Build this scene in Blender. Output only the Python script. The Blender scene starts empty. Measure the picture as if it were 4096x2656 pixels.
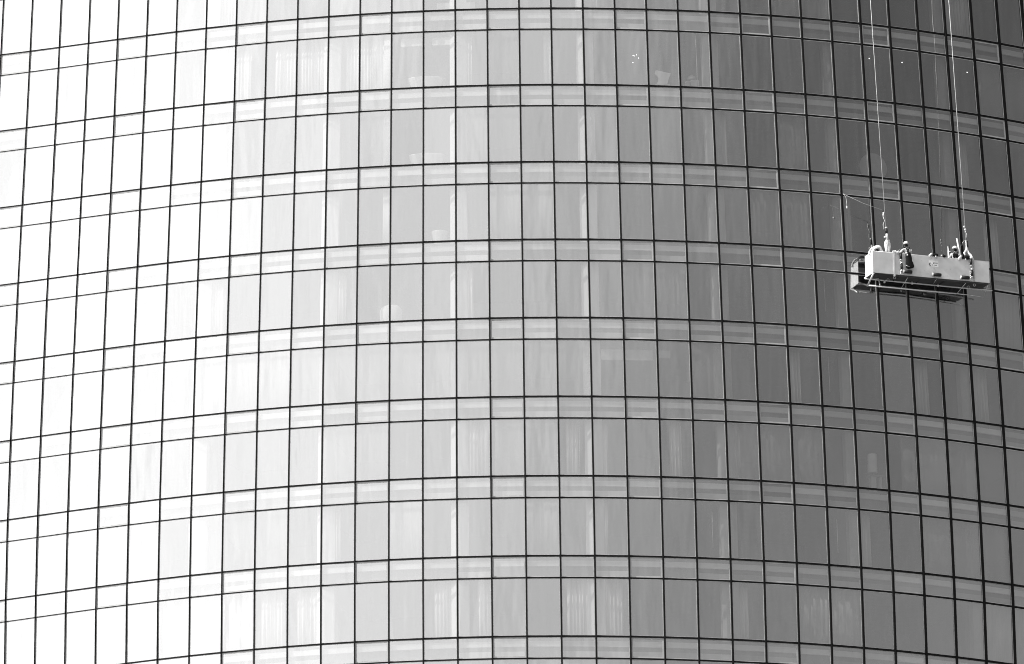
import bpy, bmesh, math, random
from mathutils import Vector, Matrix
random.seed(7)
sc = bpy.context.scene
COL = sc.collection
PI = math.pi

# ------------------------------------------------------------------ camera
CAMZ = 1.6
cam = bpy.data.cameras.new('camera')
cam.sensor_width = 36.0
cam.lens = 385.351
cam.clip_start = 1.0
cam.clip_end = 20000.0
cam_o = bpy.data.objects.new('camera', cam)
COL.objects.link(cam_o)
PITCH, ROLL = 0.2885, 0.0147865
_r = Vector((1, 0, 0))
_f = Vector((0, math.cos(PITCH), math.sin(PITCH)))
_u = _r.cross(_f)
cr, sr = math.cos(ROLL), math.sin(ROLL)
_r2 = _r * cr - _u * sr
_u2 = _r * sr + _u * cr
cam_o.matrix_world = Matrix(((_r2.x, _u2.x, -_f.x, 0), (_r2.y, _u2.y, -_f.y, 0),
                             (_r2.z, _u2.z, -_f.z, CAMZ), (0, 0, 0, 1)))
sc.camera = cam_o

# ------------------------------------------------------------------ sky, sun, exposure
SUN_EL, SUN_AZ = math.radians(38), math.radians(-116)
SUN = Vector((math.sin(SUN_AZ) * math.cos(SUN_EL), math.cos(SUN_AZ) * math.cos(SUN_EL), math.sin(SUN_EL)))
world = bpy.data.worlds.new('World')
sc.world = world
world.use_nodes = True
nt = world.node_tree
N, L = nt.nodes, nt.links
bg = N['Background']
bg.inputs['Strength'].default_value = 0.1
sky = N.new('ShaderNodeTexSky')
sky.sky_type = 'NISHITA'
sky.sun_disc = False
sky.sun_elevation = SUN_EL
sky.sun_rotation = SUN_AZ
sky.dust_density = 1.0
bw = N.new('ShaderNodeRGBToBW')                     # the photograph is black and white
L.new(sky.outputs[0], bw.inputs[0])
geo = N.new('ShaderNodeTexCoord')


def w_math(op, a, b):
    m = N.new('ShaderNodeMath'); m.operation = op
    for k, v in enumerate((a, b)):
        if hasattr(v, 'links') or hasattr(v, 'is_output'):
            L.new(v, m.inputs[k])
        else:
            m.inputs[k].default_value = v
    return m.outputs[0]


def toward(direction):                              # cosine of the angle to one direction of the sky
    nrm = N.new('ShaderNodeVectorMath'); nrm.operation = 'NORMALIZE'
    L.new(geo.outputs['Generated'], nrm.inputs[0])
    dot = N.new('ShaderNodeVectorMath'); dot.operation = 'DOT_PRODUCT'
    dot.inputs[1].default_value = Vector(direction).normalized()
    L.new(nrm.outputs[0], dot.inputs[0])
    return dot.outputs['Value']


def expo(v, amp):
    return w_math('MULTIPLY', w_math('EXPONENT', v, 0), amp)


off = w_math('SUBTRACT', 1.0, toward(SUN))
tot = w_math('MULTIPLY', bw.outputs[0], 0.56)
lobe = w_math('DIVIDE', 10.6, w_math('ADD', 1.0, expo(w_math('MULTIPLY', w_math('SUBTRACT', off, 0.64), 11.0), 1.0)))
tot = w_math('ADD', tot, lobe)                                                                   # wide bright lobe added to the sky, shaped to grade the glass reflections
tot = w_math('ADD', tot, expo(w_math('MULTIPLY', off, -6.0), 18.5))                              # glow close to the sun
tot = w_math('ADD', tot, expo(w_math('MULTIPLY', toward((0, 0, 1)), -6.0), 7.0))                  # haze above the horizon
tot = w_math('ADD', tot, expo(w_math('MULTIPLY', w_math('SUBTRACT', toward((0.12, 1, 0.36)), 1.0), 9.0), 16.0))  # bright cloud bank behind the tower
cl_n = N.new('ShaderNodeTexNoise')                  # faint noise added to the sky so mirrored panes differ in tone
cl_n.inputs['Scale'].default_value = 11.0
cl_n.inputs['Detail'].default_value = 4.0
L.new(geo.outputs['Generated'], cl_n.inputs['Vector'])
tot = w_math('MULTIPLY', tot, w_math('ADD', w_math('MULTIPLY', cl_n.outputs['Fac'], 0.38), 0.81))
L.new(tot, bg.inputs['Color'])

sun = bpy.data.lights.new('sun', 'SUN')
sun.energy = 5.0
sun.angle = math.radians(0.5)
sun.color = (1.0, 0.99, 0.97)
sun_o = bpy.data.objects.new('sun', sun)
COL.objects.link(sun_o)
sun_o.rotation_euler = (-SUN).to_track_quat('-Z', 'Y').to_euler()
sun_o.location = (-60, 0, 250)

sc.view_settings.view_transform = 'Standard'
sc.view_settings.look = 'None'
sc.view_settings.exposure = 0.0
sc.view_settings.gamma = 1.0
sc.cycles.pixel_filter_type = 'BLACKMAN_HARRIS'
sc.cycles.filter_width = 1.0
sc.cycles.max_bounces = 10
sc.cycles.transparent_max_bounces = 24
sc.cycles.glossy_bounces = 6
sc.cycles.sample_clamp_indirect = 6.0
sc.cycles.caustics_reflective = False
sc.cycles.caustics_refractive = False


# ------------------------------------------------------------------ materials
def grey(v):
    return (v, v, v, 1.0)


def mat(name, v, rough=0.6, metal=0.0, var=0.12, scale=2.0, spec=0.4, stretch=(1, 1, 1), emit=0.0):
    m = bpy.data.materials.new(name)
    m.use_nodes = True
    t = m.node_tree
    b = t.nodes['Principled BSDF']
    b.inputs['Roughness'].default_value = rough
    b.inputs['Metallic'].default_value = metal
    b.inputs['Specular IOR Level'].default_value = spec
    tc = t.nodes.new('ShaderNodeTexCoord')
    mp = t.nodes.new('ShaderNodeMapping')
    mp.inputs['Scale'].default_value = stretch
    nz = t.nodes.new('ShaderNodeTexNoise')
    nz.inputs['Scale'].default_value = scale
    nz.inputs['Detail'].default_value = 5
    rp = t.nodes.new('ShaderNodeMapRange')
    rp.inputs['From Min'].default_value = 0.3
    rp.inputs['From Max'].default_value = 0.7
    rp.inputs['To Min'].default_value = v * (1 - var)
    rp.inputs['To Max'].default_value = v * (1 + var)
    t.links.new(tc.outputs['Object'], mp.inputs[0])
    t.links.new(mp.outputs[0], nz.inputs['Vector'])
    t.links.new(nz.outputs['Fac'], rp.inputs['Value'])
    t.links.new(rp.outputs[0], b.inputs['Base Color'])
    if emit:
        b.inputs['Emission Color'].default_value = grey(1)
        b.inputs['Emission Strength'].default_value = emit
    return m


def glass_mat(name, refl, through):
    m = bpy.data.materials.new(name)
    m.use_nodes = True
    t = m.node_tree
    for n in list(t.nodes):
        t.nodes.remove(n)
    out = t.nodes.new('ShaderNodeOutputMaterial')
    g = t.nodes.new('ShaderNodeBsdfGlossy'); g.inputs['Roughness'].default_value = 0.0
    tr = t.nodes.new('ShaderNodeBsdfTransparent'); tr.inputs['Color'].default_value = grey(through)
    df = t.nodes.new('ShaderNodeBsdfDiffuse'); df.inputs['Color'].default_value = grey(0.5)
    gi = t.nodes.new('ShaderNodeNewGeometry')
    # each pane is coated a little differently
    mr = t.nodes.new('ShaderNodeMapRange')
    mr.inputs['To Min'].default_value = refl * 0.94
    mr.inputs['To Max'].default_value = refl * 1.06
    t.links.new(gi.outputs['Random Per Island'], mr.inputs['Value'])
    mx = t.nodes.new('ShaderNodeMixShader')
    t.links.new(mr.outputs[0], mx.inputs[0])
    t.links.new(tr.outputs[0], mx.inputs[1]); t.links.new(g.outputs[0], mx.inputs[2])
    # slight roller-wave warp of the toughened glass, different in every pane
    tcw = t.nodes.new('ShaderNodeTexCoord'); ad = t.nodes.new('ShaderNodeVectorMath'); ad.operation = 'ADD'
    sc_ = t.nodes.new('ShaderNodeMath'); sc_.operation = 'MULTIPLY'; sc_.inputs[1].default_value = 90.0
    mw = t.nodes.new('ShaderNodeMapping'); mw.inputs['Scale'].default_value = (1.5, 1.5, 0.35)
    nw = t.nodes.new('ShaderNodeTexNoise'); nw.inputs['Scale'].default_value = 0.8; nw.inputs['Detail'].default_value = 2.0
    bp = t.nodes.new('ShaderNodeBump'); bp.inputs['Distance'].default_value = 0.014; bp.inputs['Strength'].default_value = 1.0
    t.links.new(gi.outputs['Random Per Island'], sc_.inputs[0]); t.links.new(sc_.outputs[0], ad.inputs[1])
    t.links.new(tcw.outputs['Object'], ad.inputs[0]); t.links.new(ad.outputs[0], mw.inputs[0]); t.links.new(mw.outputs[0], nw.inputs['Vector'])
    t.links.new(nw.outputs['Fac'], bp.inputs['Height']); t.links.new(bp.outputs[0], g.inputs['Normal'])
    # run-off streaks and dust on the outside
    tc = t.nodes.new('ShaderNodeTexCoord'); mp = t.nodes.new('ShaderNodeMapping')
    mp.inputs['Scale'].default_value = (5.0, 5.0, 0.25)
    nz = t.nodes.new('ShaderNodeTexNoise'); nz.inputs['Scale'].default_value = 1.0; nz.inputs['Detail'].default_value = 6
    t.links.new(tc.outputs['Object'], mp.inputs[0]); t.links.new(mp.outputs[0], nz.inputs['Vector'])
    dr = t.nodes.new('ShaderNodeMapRange')
    dr.inputs['From Min'].default_value = 0.35; dr.inputs['From Max'].default_value = 0.75
    dr.inputs['To Min'].default_value = 0.0; dr.inputs['To Max'].default_value = 0.055
    t.links.new(nz.outputs['Fac'], dr.inputs['Value'])
    m2 = t.nodes.new('ShaderNodeMixShader')
    t.links.new(dr.outputs[0], m2.inputs[0]); t.links.new(mx.outputs[0], m2.inputs[1]); t.links.new(df.outputs[0], m2.inputs[2])
    t.links.new(m2.outputs[0], out.inputs['Surface'])
    return m


def island_mat(name, lo, hi):
    m = mat(name, (lo + hi) / 2, 0.7, var=0)
    t = m.node_tree
    gi = t.nodes.new('ShaderNodeNewGeometry'); mr = t.nodes.new('ShaderNodeMapRange')
    mr.inputs['To Min'].default_value = lo; mr.inputs['To Max'].default_value = hi
    t.links.new(gi.outputs['Random Per Island'], mr.inputs['Value'])
    t.links.new(mr.outputs[0], t.nodes['Principled BSDF'].inputs['Base Color'])
    return m


M = {
    'glass': glass_mat('reflective_glass', 0.515, 0.82),
    'halo_rim': mat('pane_halo_rim', 0.42, 0.55, spec=0.2),  # pale rim added along each pane edge, imitating bright halo lines
    'bead_light': mat('vent_frame', 0.38, 0.5, spec=0.3),
    'gasket': mat('black_gasket', 0.008, 0.6, spec=0.08),
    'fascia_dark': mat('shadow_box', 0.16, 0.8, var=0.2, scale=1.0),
    'fascia_light': mat('painted_beam', 0.8, 0.7, var=0.08),
    'fascia_beam': island_mat('painted_beam_sections', 0.45, 0.85),
    'fascia_mid': island_mat('insulation_panel', 0.15, 0.6),
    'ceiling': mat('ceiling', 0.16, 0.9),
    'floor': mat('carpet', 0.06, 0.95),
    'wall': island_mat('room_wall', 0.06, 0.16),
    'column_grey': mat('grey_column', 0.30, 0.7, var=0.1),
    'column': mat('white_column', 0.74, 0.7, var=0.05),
    'curtain': mat('sheer_curtain', 0.55, 0.9, var=0.3, scale=1.0, stretch=(8, 8, 0.3)),
    'blind': mat('white_blind', 0.6, 0.8),
    'porcelain': mat('porcelain', 0.5, 0.25, var=0.03),
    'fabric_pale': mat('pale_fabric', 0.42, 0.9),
    'shade': mat('lampshade', 0.7, 0.8),
    'pale_wood': mat('pale_wood', 0.22, 0.6),
    'bulb': mat('lit_bulb', 0.9, 0.4, emit=6.0),
    'concrete': mat('concrete', 0.30, 0.85, scale=0.3),
    'ground': mat('paving', 0.16, 0.9, var=0.25, scale=0.05),
    'asphalt': mat('asphalt', 0.05, 0.9, var=0.2, scale=0.4),
    'cradle_paint': mat('cradle_paint', 0.56, 0.45, var=0.10, scale=2.2, spec=0.5),
    'cradle_end': mat('cradle_end_sunlit', 0.8, 0.5, var=0.04),  # cradle paint lightened, sun on the end panel put into the colour
    'cradle_rear_shaded': mat('cradle_rear_shaded', 0.015, 0.7),  # near-black rear panel, shade of the unlit side put into the colour
    'cradle_under': mat('cradle_underside', 0.05, 0.6, var=0.3, scale=2),
    'white_tube': mat('white_tube', 0.85, 0.3, metal=0.55),
    'rubber': mat('black_rubber', 0.012, 0.45, spec=0.4),
    'steel': mat('galvanised_steel', 0.45, 0.35, metal=0.5),
    'rope': mat('wire_rope', 0.7, 0.5),
    'webbing': mat('white_webbing', 0.8, 0.85),
    'black_cloth': mat('black_cloth', 0.014, 0.95, spec=0.1),
    'dark_cloth': mat('dark_trousers', 0.03, 0.9, spec=0.1),
    'shirt': mat('pale_shirt', 0.62, 0.9, spec=0.1),
    'helmet': mat('white_helmet', 0.62, 0.35),
    'skin': mat('skin', 0.22, 0.6),
    'plate': mat('pale_sign_plate', 0.75, 0.5),
    'ink': mat('black_ink', 0.01, 0.6),
}


def net_mat(name, cover, v):
    m = mat(name, v, 0.9, var=0.15, scale=1.0, stretch=(9, 9, 0.2))
    t = m.node_tree
    b = t.nodes['Principled BSDF']; out = t.nodes['Material Output']
    tr = t.nodes.new('ShaderNodeBsdfTransparent'); mx = t.nodes.new('ShaderNodeMixShader')
    mx.inputs[0].default_value = cover
    t.links.new(tr.outputs[0], mx.inputs[1]); t.links.new(b.outputs[0], mx.inputs[2]); t.links.new(mx.outputs[0], out.inputs['Surface'])
    return m


M['net_a'] = net_mat('net_curtain_dense', 0.55, 0.5)
M['net_b'] = net_mat('net_curtain_thin', 0.28, 0.5)


# ------------------------------------------------------------------ helpers
def link_mesh(name, bm, mats, parent=None, smooth=False):
    me = bpy.data.meshes.new(name)
    bmesh.ops.recalc_face_normals(bm, faces=bm.faces) if not getattr(bm, 'keep', False) else None
    bm.to_mesh(me); bm.free()
    if not isinstance(mats, (list, tuple)):
        mats = [mats]
    for m in mats:
        me.materials.append(M[m])
    if smooth:
        for p in me.polygons:
            p.use_smooth = True
    o = bpy.data.objects.new(name, me)
    COL.objects.link(o)
    if parent is not None:
        o.parent = parent
    return o


def empty(name, label, cat, mw=None, group=None):
    o = bpy.data.objects.new(name, None)
    o.empty_display_size = 0.3
    COL.objects.link(o)
    if mw is not None:
        o.matrix_world = mw
    o['label'] = label; o['category'] = cat
    if group:
        o['group'] = group
    return o


def tag(o, label, cat, group=None):
    o['label'] = label; o['category'] = cat
    if group:
        o['group'] = group
    return o


def hexa(bm, c, mi=0):
    """eight corners: bottom loop 0-3 then top loop 4-7"""
    v = [bm.verts.new(p) for p in c]
    for q in ((0, 1, 2, 3), (7, 6, 5, 4), (0, 4, 5, 1), (1, 5, 6, 2), (2, 6, 7, 3), (3, 7, 4, 0)):
        f = bm.faces.new([v[k] for k in q]); f.material_index = mi
    return v


def box(bm, x0, x1, y0, y1, z0, z1, mi=0):
    return hexa(bm, [(x0, y0, z0), (x1, y0, z0), (x1, y1, z0), (x0, y1, z0),
                     (x0, y0, z1), (x1, y0, z1), (x1, y1, z1), (x0, y1, z1)], mi)


def tube(bm, pts, r, n=10, mi=0, radii=None):
    pts = [Vector(p) for p in pts]
    rings = []
    prev = None
    for k, p in enumerate(pts):
        d = (pts[min(k + 1, len(pts) - 1)] - pts[max(k - 1, 0)]).normalized()
        if prev is None:
            a = d.orthogonal().normalized()
        else:
            a = (prev - d * prev.dot(d)).normalized()
        prev = a
        b = d.cross(a)
        rr = radii[k] if radii else r
        rings.append([bm.verts.new(p + (a * math.cos(2 * PI * j / n) + b * math.sin(2 * PI * j / n)) * rr) for j in range(n)])
    for k in range(len(rings) - 1):
        for j in range(n):
            f = bm.faces.new((rings[k][j], rings[k][(j + 1) % n], rings[k + 1][(j + 1) % n], rings[k + 1][j]))
            f.material_index = mi; f.smooth = True
    for ring in (rings[0], rings[-1]):
        f = bm.faces.new(ring if ring is rings[-1] else ring[::-1]); f.material_index = mi


def lathe(bm, prof, centre=(0, 0, 0), n=24, mi=0, sx=1.0, sy=1.0):
    c = Vector(centre)
    rings = []
    for r, z in prof:
        rings.append([bm.verts.new(c + Vector((r * sx * math.cos(2 * PI * j / n), r * sy * math.sin(2 * PI * j / n), z))) for j in range(n)])
    for k in range(len(rings) - 1):
        for j in range(n):
            f = bm.faces.new((rings[k][j], rings[k][(j + 1) % n], rings[k + 1][(j + 1) % n], rings[k + 1][j]))
            f.material_index = mi; f.smooth = True
    for ring in (rings[0], rings[-1]):
        f = bm.faces.new(ring if ring is rings[-1] else ring[::-1]); f.material_index = mi


def ball(bm, c, r, mi=0, s=(1, 1, 1), n=12):
    prof = [(max(r * math.sin(PI * k / 8), r * 0.03), -r * math.cos(PI * k / 8) * s[2]) for k in range(9)]
    lathe(bm, prof, c, n, mi, s[0], s[1])


# ------------------------------------------------------------------ the curved, bulging facade
FP = [0.2885, 0.0147865, 43844.4, 0.536605, 164.688, 1.06108, 1.59224, -0.0364999, -0.0051144, 0.00436833,
      0.0116545, 0.529091, -0.0449798, 0.075598, 0.114316, -0.126385, -0.00469088, -0.0238971, 0.0238234,
      -0.00808274, 0.00046093, 0.00497419, 0.0350182, -0.0103903, 0.0, 0.340241]
FH = 3.9            # storey height
SP = FP[5]          # height of the spandrel band
I0, I1 = -6, 33     # mullion lines
Z_OFF = FP[4] + CAMZ


def zline(l):       # even: top of a spandrel band, odd: its bottom
    return -(l // 2) * FH - (l % 2) * SP


_cache = {}


def ring(z):
    key = round(z, 5)
    if key in _cache:
        return _cache[key]
    t = max(-2.05, min(1.95, (z + 4 * FH) / (4 * FH)))
    w = FP[6] * (1 + FP[7] * t + FP[8] * t * t + FP[9] * t ** 3)

    def head(m):
        mm = max(m, -1.04)
        h = sum(FP[10 + k] * mm ** k for k in range(6)) + t * sum(FP[16 + k] * mm ** k for k in range(4)) \
            + t * t * sum(FP[20 + k] * mm ** k for k in range(2))
        return h + (m - mm) * 0.5
    x, y, pts = 0.0, 0.0, {16: (0.0, 0.0)}
    for i in range(16, I1):
        h = head((i + .5 - 16) / 16); x += w * math.cos(h); y += w * math.sin(h); pts[i + 1] = (x, y)
    x = y = 0.0
    for i in range(15, I0 - 1, -1):
        h = head((i + .5 - 16) / 16); x -= w * math.cos(h); y -= w * math.sin(h); pts[i] = (x, y)
    ox, oy = FP[3] + FP[22] * t + FP[23] * t * t, 500.0 + FP[25] * t * t
    res = {i: Vector((a + ox, b + oy, z + Z_OFF)) for i, (a, b) in pts.items()}
    _cache[key] = res
    return res


def S(i, z, d=0.0):
    """point on the glass plane at mullion coordinate i, height z, set d metres INTO the building"""
    r = ring(z)
    k = min(max(int(math.floor(i)), I0), I1 - 1)
    p = r[k].lerp(r[k + 1], i - k) if 0 <= i - k <= 1 else r[k] + (r[k + 1] - r[k]) * (i - k)
    if d:
        a, b = r[max(k - 1, I0)], r[min(k + 2, I1)]
        if abs(i - k) < 1e-6:
            a, b = r[max(k - 1, I0)], r[min(k + 1, I1)]
        tx = (b - a).normalized()
        p = p + Vector((-tx.y, tx.x, 0)) * d
    return p


LMIN, LMAX = -6, 23
ZTOP, ZBOT = zline(LMIN), zline(LMAX)

tower = empty('glass_tower', 'curved glass office tower with a black grid of mullions and mirrored panes', 'building',
              Matrix.Translation((0, 500, 0)))
TINV = Matrix.Translation((0, -500, 0))


def tobj(name, bm, mats, smooth=False):
    bm.transform(TINV)
    return link_mesh(name, bm, mats, tower, smooth)


# panes -------------------------------------------------------------
def cap(i):
    """half width of the cover cap on mullion line i: narrowed leftwards, glare over the dark lines put into their shape"""
    return min(.060, max(.0105, .033 + .026 * (i - 15) / 17))


def pane_mesh(bm, i, lt, rim, rimmat, rim_d):
    """one pane between mullion lines i, i+1 and horizontal lines lt (top), lt+1: glass sheet and its rim"""
    zt, zb = zline(lt), zline(lt + 1)
    c = [S(i, zb), S(i + 1, zb), S(i + 1, zt), S(i, zt)]
    ex, ez = (c[1] - c[0]).normalized(), (c[3] - c[0]).normalized()
    n = ex.cross(ez).normalized()
    ha, hb, ht = cap(i), cap(i + 1), 0.036 * (cap(i) / .034) ** .6
    q = [c[0] + ex * ha + ez * ht, c[1] - ex * hb + ez * ht, c[2] - ex * hb - ez * ht, c[3] + ex * ha - ez * ht]
    rnd = random.Random(i * 131 + lt * 7)
    # glass sits a hair out of true, every pane its own way
    g = [q[0] + (ex + ez) * rim, q[1] + (ez - ex) * rim, q[2] - (ex + ez) * rim, q[3] + (ex - ez) * rim]
    ta, tb = rnd.gauss(0, 0.004), rnd.gauss(0, 0.004)
    g = [g[0] + n * (-ta - tb), g[1] + n * (ta - tb), g[2] + n * (ta + tb), g[3] + n * (-ta + tb)]
    vs = [bm.verts.new(p - n * 0.004) for p in g]
    f = bm.faces.new(vs); f.material_index = 0
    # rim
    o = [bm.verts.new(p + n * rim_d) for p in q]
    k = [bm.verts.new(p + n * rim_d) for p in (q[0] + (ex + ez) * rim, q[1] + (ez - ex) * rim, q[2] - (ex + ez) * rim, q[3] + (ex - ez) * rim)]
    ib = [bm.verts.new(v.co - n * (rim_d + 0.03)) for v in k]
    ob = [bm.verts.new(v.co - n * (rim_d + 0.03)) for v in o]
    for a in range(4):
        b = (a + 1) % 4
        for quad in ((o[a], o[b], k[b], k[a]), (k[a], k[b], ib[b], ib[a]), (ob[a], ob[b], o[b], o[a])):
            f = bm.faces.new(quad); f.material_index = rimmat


def cam_px(p):
    v = cam_o.matrix_world.inverted() @ p
    s = 385.351 / 36 * 1024
    return 512 + s * v.x / -v.z, 332 - s * v.y / -v.z


cells_v, cells_s = [], []
for l in range(LMIN, LMAX):
    for i in range(I0, I1):
        pts = [cam_px(p) for p in (S(i, zline(l + 1)), S(i + 1, zline(l + 1)), S(i + 1, zline(l)), S(i, zline(l)))]
        inside = all(0 <= x <= 1024 and 0 <= y <= 664 for x, y in pts)
        area = 0.5 * abs(sum(pts[k][0] * pts[(k + 1) % 4][1] - pts[(k + 1) % 4][0] * pts[k][1] for k in range(4)))
        cx = sum(x for x, y in pts) / 4; cy = sum(y for x, y in pts) / 4
        if not inside:
            area *= 0.3
        if 845 < cx < 995 and 240 < cy < 305:
            area *= 0.5
        (cells_s if l % 2 == 0 else cells_v).append((area, i, l))
for cells, name, label_rest in ((cells_v, 'window', 'the other tall mirrored panes of the facade'),
                                (cells_s, 'spandrel_panel', 'the other short panes that cover the floor edges')):
    cells.sort(reverse=True)
    rest = bmesh.new()
    for k, (a, i, l) in enumerate(cells):
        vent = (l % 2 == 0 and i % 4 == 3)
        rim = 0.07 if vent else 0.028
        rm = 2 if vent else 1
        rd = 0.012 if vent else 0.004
        if k < 100:
            bm = bmesh.new()
            pane_mesh(bm, i, l, rim, rm, rd)
            tobj(name, bm, ['glass', 'halo_rim', 'bead_light'])
        else:
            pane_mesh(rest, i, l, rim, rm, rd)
    o = tobj(name, rest, ['glass', 'halo_rim', 'bead_light'])
    o['kind'] = 'stuff'; o['label'] = label_rest


# mullions and transoms ---------------------------------------------
def sweep(bm, sections):
    rings = [[bm.verts.new(p) for p in s] for s in sections]
    n = len(rings[0])
    for a, b in zip(rings, rings[1:]):
        for j in range(n):
            bm.faces.new((a[j], a[(j + 1) % n], b[(j + 1) % n], b[j]))
    bm.faces.new(rings[0][::-1]); bm.faces.new(rings[-1])


for i in range(I0, I1 + 1):
    bm = bmesh.new(); secs = []
    for l in range(LMIN, LMAX + 1):
        z = zline(l)
        r = ring(z)
        t = (r[min(i + 1, I1)] - r[max(i - 1, I0)]).normalized()
        n = Vector((t.y, -t.x, 0))
        p = r[i]
        hw, out = cap(i), 0.10
        if i == I1:
            hw = 0.065
        secs.append([p - t * hw - n * .08, p - t * hw + n * out * .55, p - t * hw * .8 + n * out, p + t * hw * .8 + n * out,
                     p + t * hw + n * out * .55, p + t * hw - n * .08])
    sweep(bm, secs)
    tobj('mullion', bm, 'gasket')

for l in range(LMIN, LMAX + 1):
    bm = bmesh.new()
    z = zline(l)
    for i in range(I0, I1):
        a, b = S(i, z), S(i + 1, z)
        t = (b - a).normalized(); n = Vector((t.y, -t.x, 0)); up = Vector((0, 0, 1))
        e = cap(i) * .9
        kf = (cap(i) / .034) ** .6
        hh = kf * (0.034 if l % 2 == 0 else (0.013 if i % 4 == 3 else 0.025))
        out = 0.055 if l % 2 == 0 else 0.03
        a2, b2 = a + t * e, b - t * e
        sweep(bm, [[p - up * 0.036 * kf - n * .08, p - up * 0.036 * kf + n * .0, p - up * hh + n * .001, p - up * hh + n * out, p + up * hh + n * out,
                    p + up * hh + n * .001, p + up * 0.036 * kf + n * .0, p + up * 0.036 * kf - n * .08] for p in (a2, b2)])
    tobj('transom', bm, 'gasket')


# structure behind the glass ----------------------------------------
def strip(bm, i0, i1, z0, z1, d0, d1, mi=0, per_bay=False, gap=0.0, skip=None):
    """bar following the facade between mullion lines, z0..z1 high, d0..d1 deep"""
    idx = list(range(i0, i1 + 1))
    if per_bay:
        for i in idx[:-1]:
            if skip and skip.random() < (.55 if i < 18 else .2):
                continue
            c = []
            for z in (z0, z1):
                for (ii, d) in ((i + gap, d0), (i + 1 - gap, d0), (i + 1 - gap, d1), (i + gap, d1)):
                    c.append(S(ii, z, d))
            hexa(bm, c, mi)
        return
    rows = []
    for i in idx:
        rows.append([bm.verts.new(S(i, z, d)) for z, d in ((z0, d0), (z1, d0), (z1, d1), (z0, d1))])
    for a, b in zip(rows, rows[1:]):
        for j in range(4):
            f = bm.faces.new((a[j], a[(j + 1) % 4], b[(j + 1) % 4], b[j])); f.material_index = mi
    f = bm.faces.new(rows[0][::-1]); f.material_index = mi
    f = bm.faces.new(rows[-1]); f.material_index = mi


ROOM = 7.0
for j in range(-3, 12):
    zU, zL = -j * FH, -j * FH - SP
    bm = bmesh.new()
    # slab with a dark front, pale underside and carpet on top
    idx = list(range(I0, I1 + 1)); rows = []
    for i in idx:
        rows.append([bm.verts.new(S(i, z, d)) for z, d in ((zL + .06, .47), (zU - .12, .47), (zU - .12, ROOM), (zL + .06, ROOM))])
    for a, b in zip(rows, rows[1:]):
        for q, mi in zip(range(4), (0, 2, 0, 1)):
            f = bm.faces.new((a[q], a[(q + 1) % 4], b[(q + 1) % 4], b[q])); f.material_index = mi
    bm.faces.new(rows[0][::-1]); bm.faces.new(rows[-1])
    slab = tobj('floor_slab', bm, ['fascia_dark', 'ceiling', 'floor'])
    bm = bmesh.new()
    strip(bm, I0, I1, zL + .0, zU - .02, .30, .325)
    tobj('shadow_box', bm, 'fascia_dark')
    bm = bmesh.new()
    strip(bm, I0, I1, zU - .44 * SP, zU - .19 * SP, .10, .20, per_bay=True, gap=0.002)
    b1 = tobj('edge_beam', bm, 'fascia_beam')
    bm = bmesh.new()
    strip(bm, I0, I1, zU - .94 * SP, zU - .65 * SP, .14, .24, per_bay=True, gap=0.012, skip=random.Random(90 + j))
    b2 = tobj('insulation_board', bm, 'fascia_mid')

bm = bmesh.new()
secs = []
for i in range(I0, I1 + 1):
    secs.append([S(i, z, d) for z, d in ((ZBOT, ROOM), (ZTOP, ROOM), (ZTOP, ROOM + .3), (ZBOT, ROOM + .3))])
sweep(bm, secs)
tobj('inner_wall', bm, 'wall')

for i in range(-6, 34, 4):
    # party wall between rooms, then the column in front of it
    bm = bmesh.new(); secs = []
    for l in range(LMIN, LMAX + 1):
        z = zline(l); secs.append([S(i - .05, z, .9), S(i + .05, z, .9), S(i + .05, z, ROOM - .01), S(i - .05, z, ROOM - .01)])
    if i > I0:
        sweep(bm, secs)
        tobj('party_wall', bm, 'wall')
    else:
        bm.free()
    if i <= I0:
        continue
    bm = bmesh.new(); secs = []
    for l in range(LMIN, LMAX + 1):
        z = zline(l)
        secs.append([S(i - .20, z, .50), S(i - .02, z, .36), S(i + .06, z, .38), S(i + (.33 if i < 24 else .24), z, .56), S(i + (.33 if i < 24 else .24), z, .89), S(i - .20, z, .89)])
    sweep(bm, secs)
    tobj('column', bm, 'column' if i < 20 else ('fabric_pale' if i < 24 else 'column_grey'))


# curtains, blinds, cords -------------------------------------------
def curtain(j, i0, i1, d=0.62, drop=1.0, amp=0.06, per=0.17, m='curtain'):
    zt = -j * FH - SP + .02; zb = -(j + 1) * FH - .1
    zb = zt + (zb - zt) * drop
    bm = bmesh.new(); wdt = (i1 - i0) * 1.55
    n = max(8, int(wdt / per * 8))
    rnd = random.Random(int(i0 * 100) + j)
    ph, rows = 0.0, []
    for k in range(n + 1):
        u = i0 + (i1 - i0) * k / n
        ph += 2 * PI / 8 * rnd.uniform(.5, 1.5)
        a = amp * math.sin(ph) * rnd.uniform(.6, 1)
        rows.append([S(u, zt, d + a * .5), S(u, (zt + zb) / 2, d + a), S(u, zb, d + a * 1.2)])
    vs = [[bm.verts.new(p) for p in r] + [bm.verts.new(p + Vector((0, .012, 0))) for p in r[::-1]] for r in rows]
    for a, b in zip(vs, vs[1:]):
        for q in range(6):
            bm.faces.new((a[q], a[(q + 1) % 6], b[(q + 1) % 6], b[q]))
    bm.faces.new(vs[0][::-1]); bm.faces.new(vs[-1])
    return tobj('curtain', bm, m, True)


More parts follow.
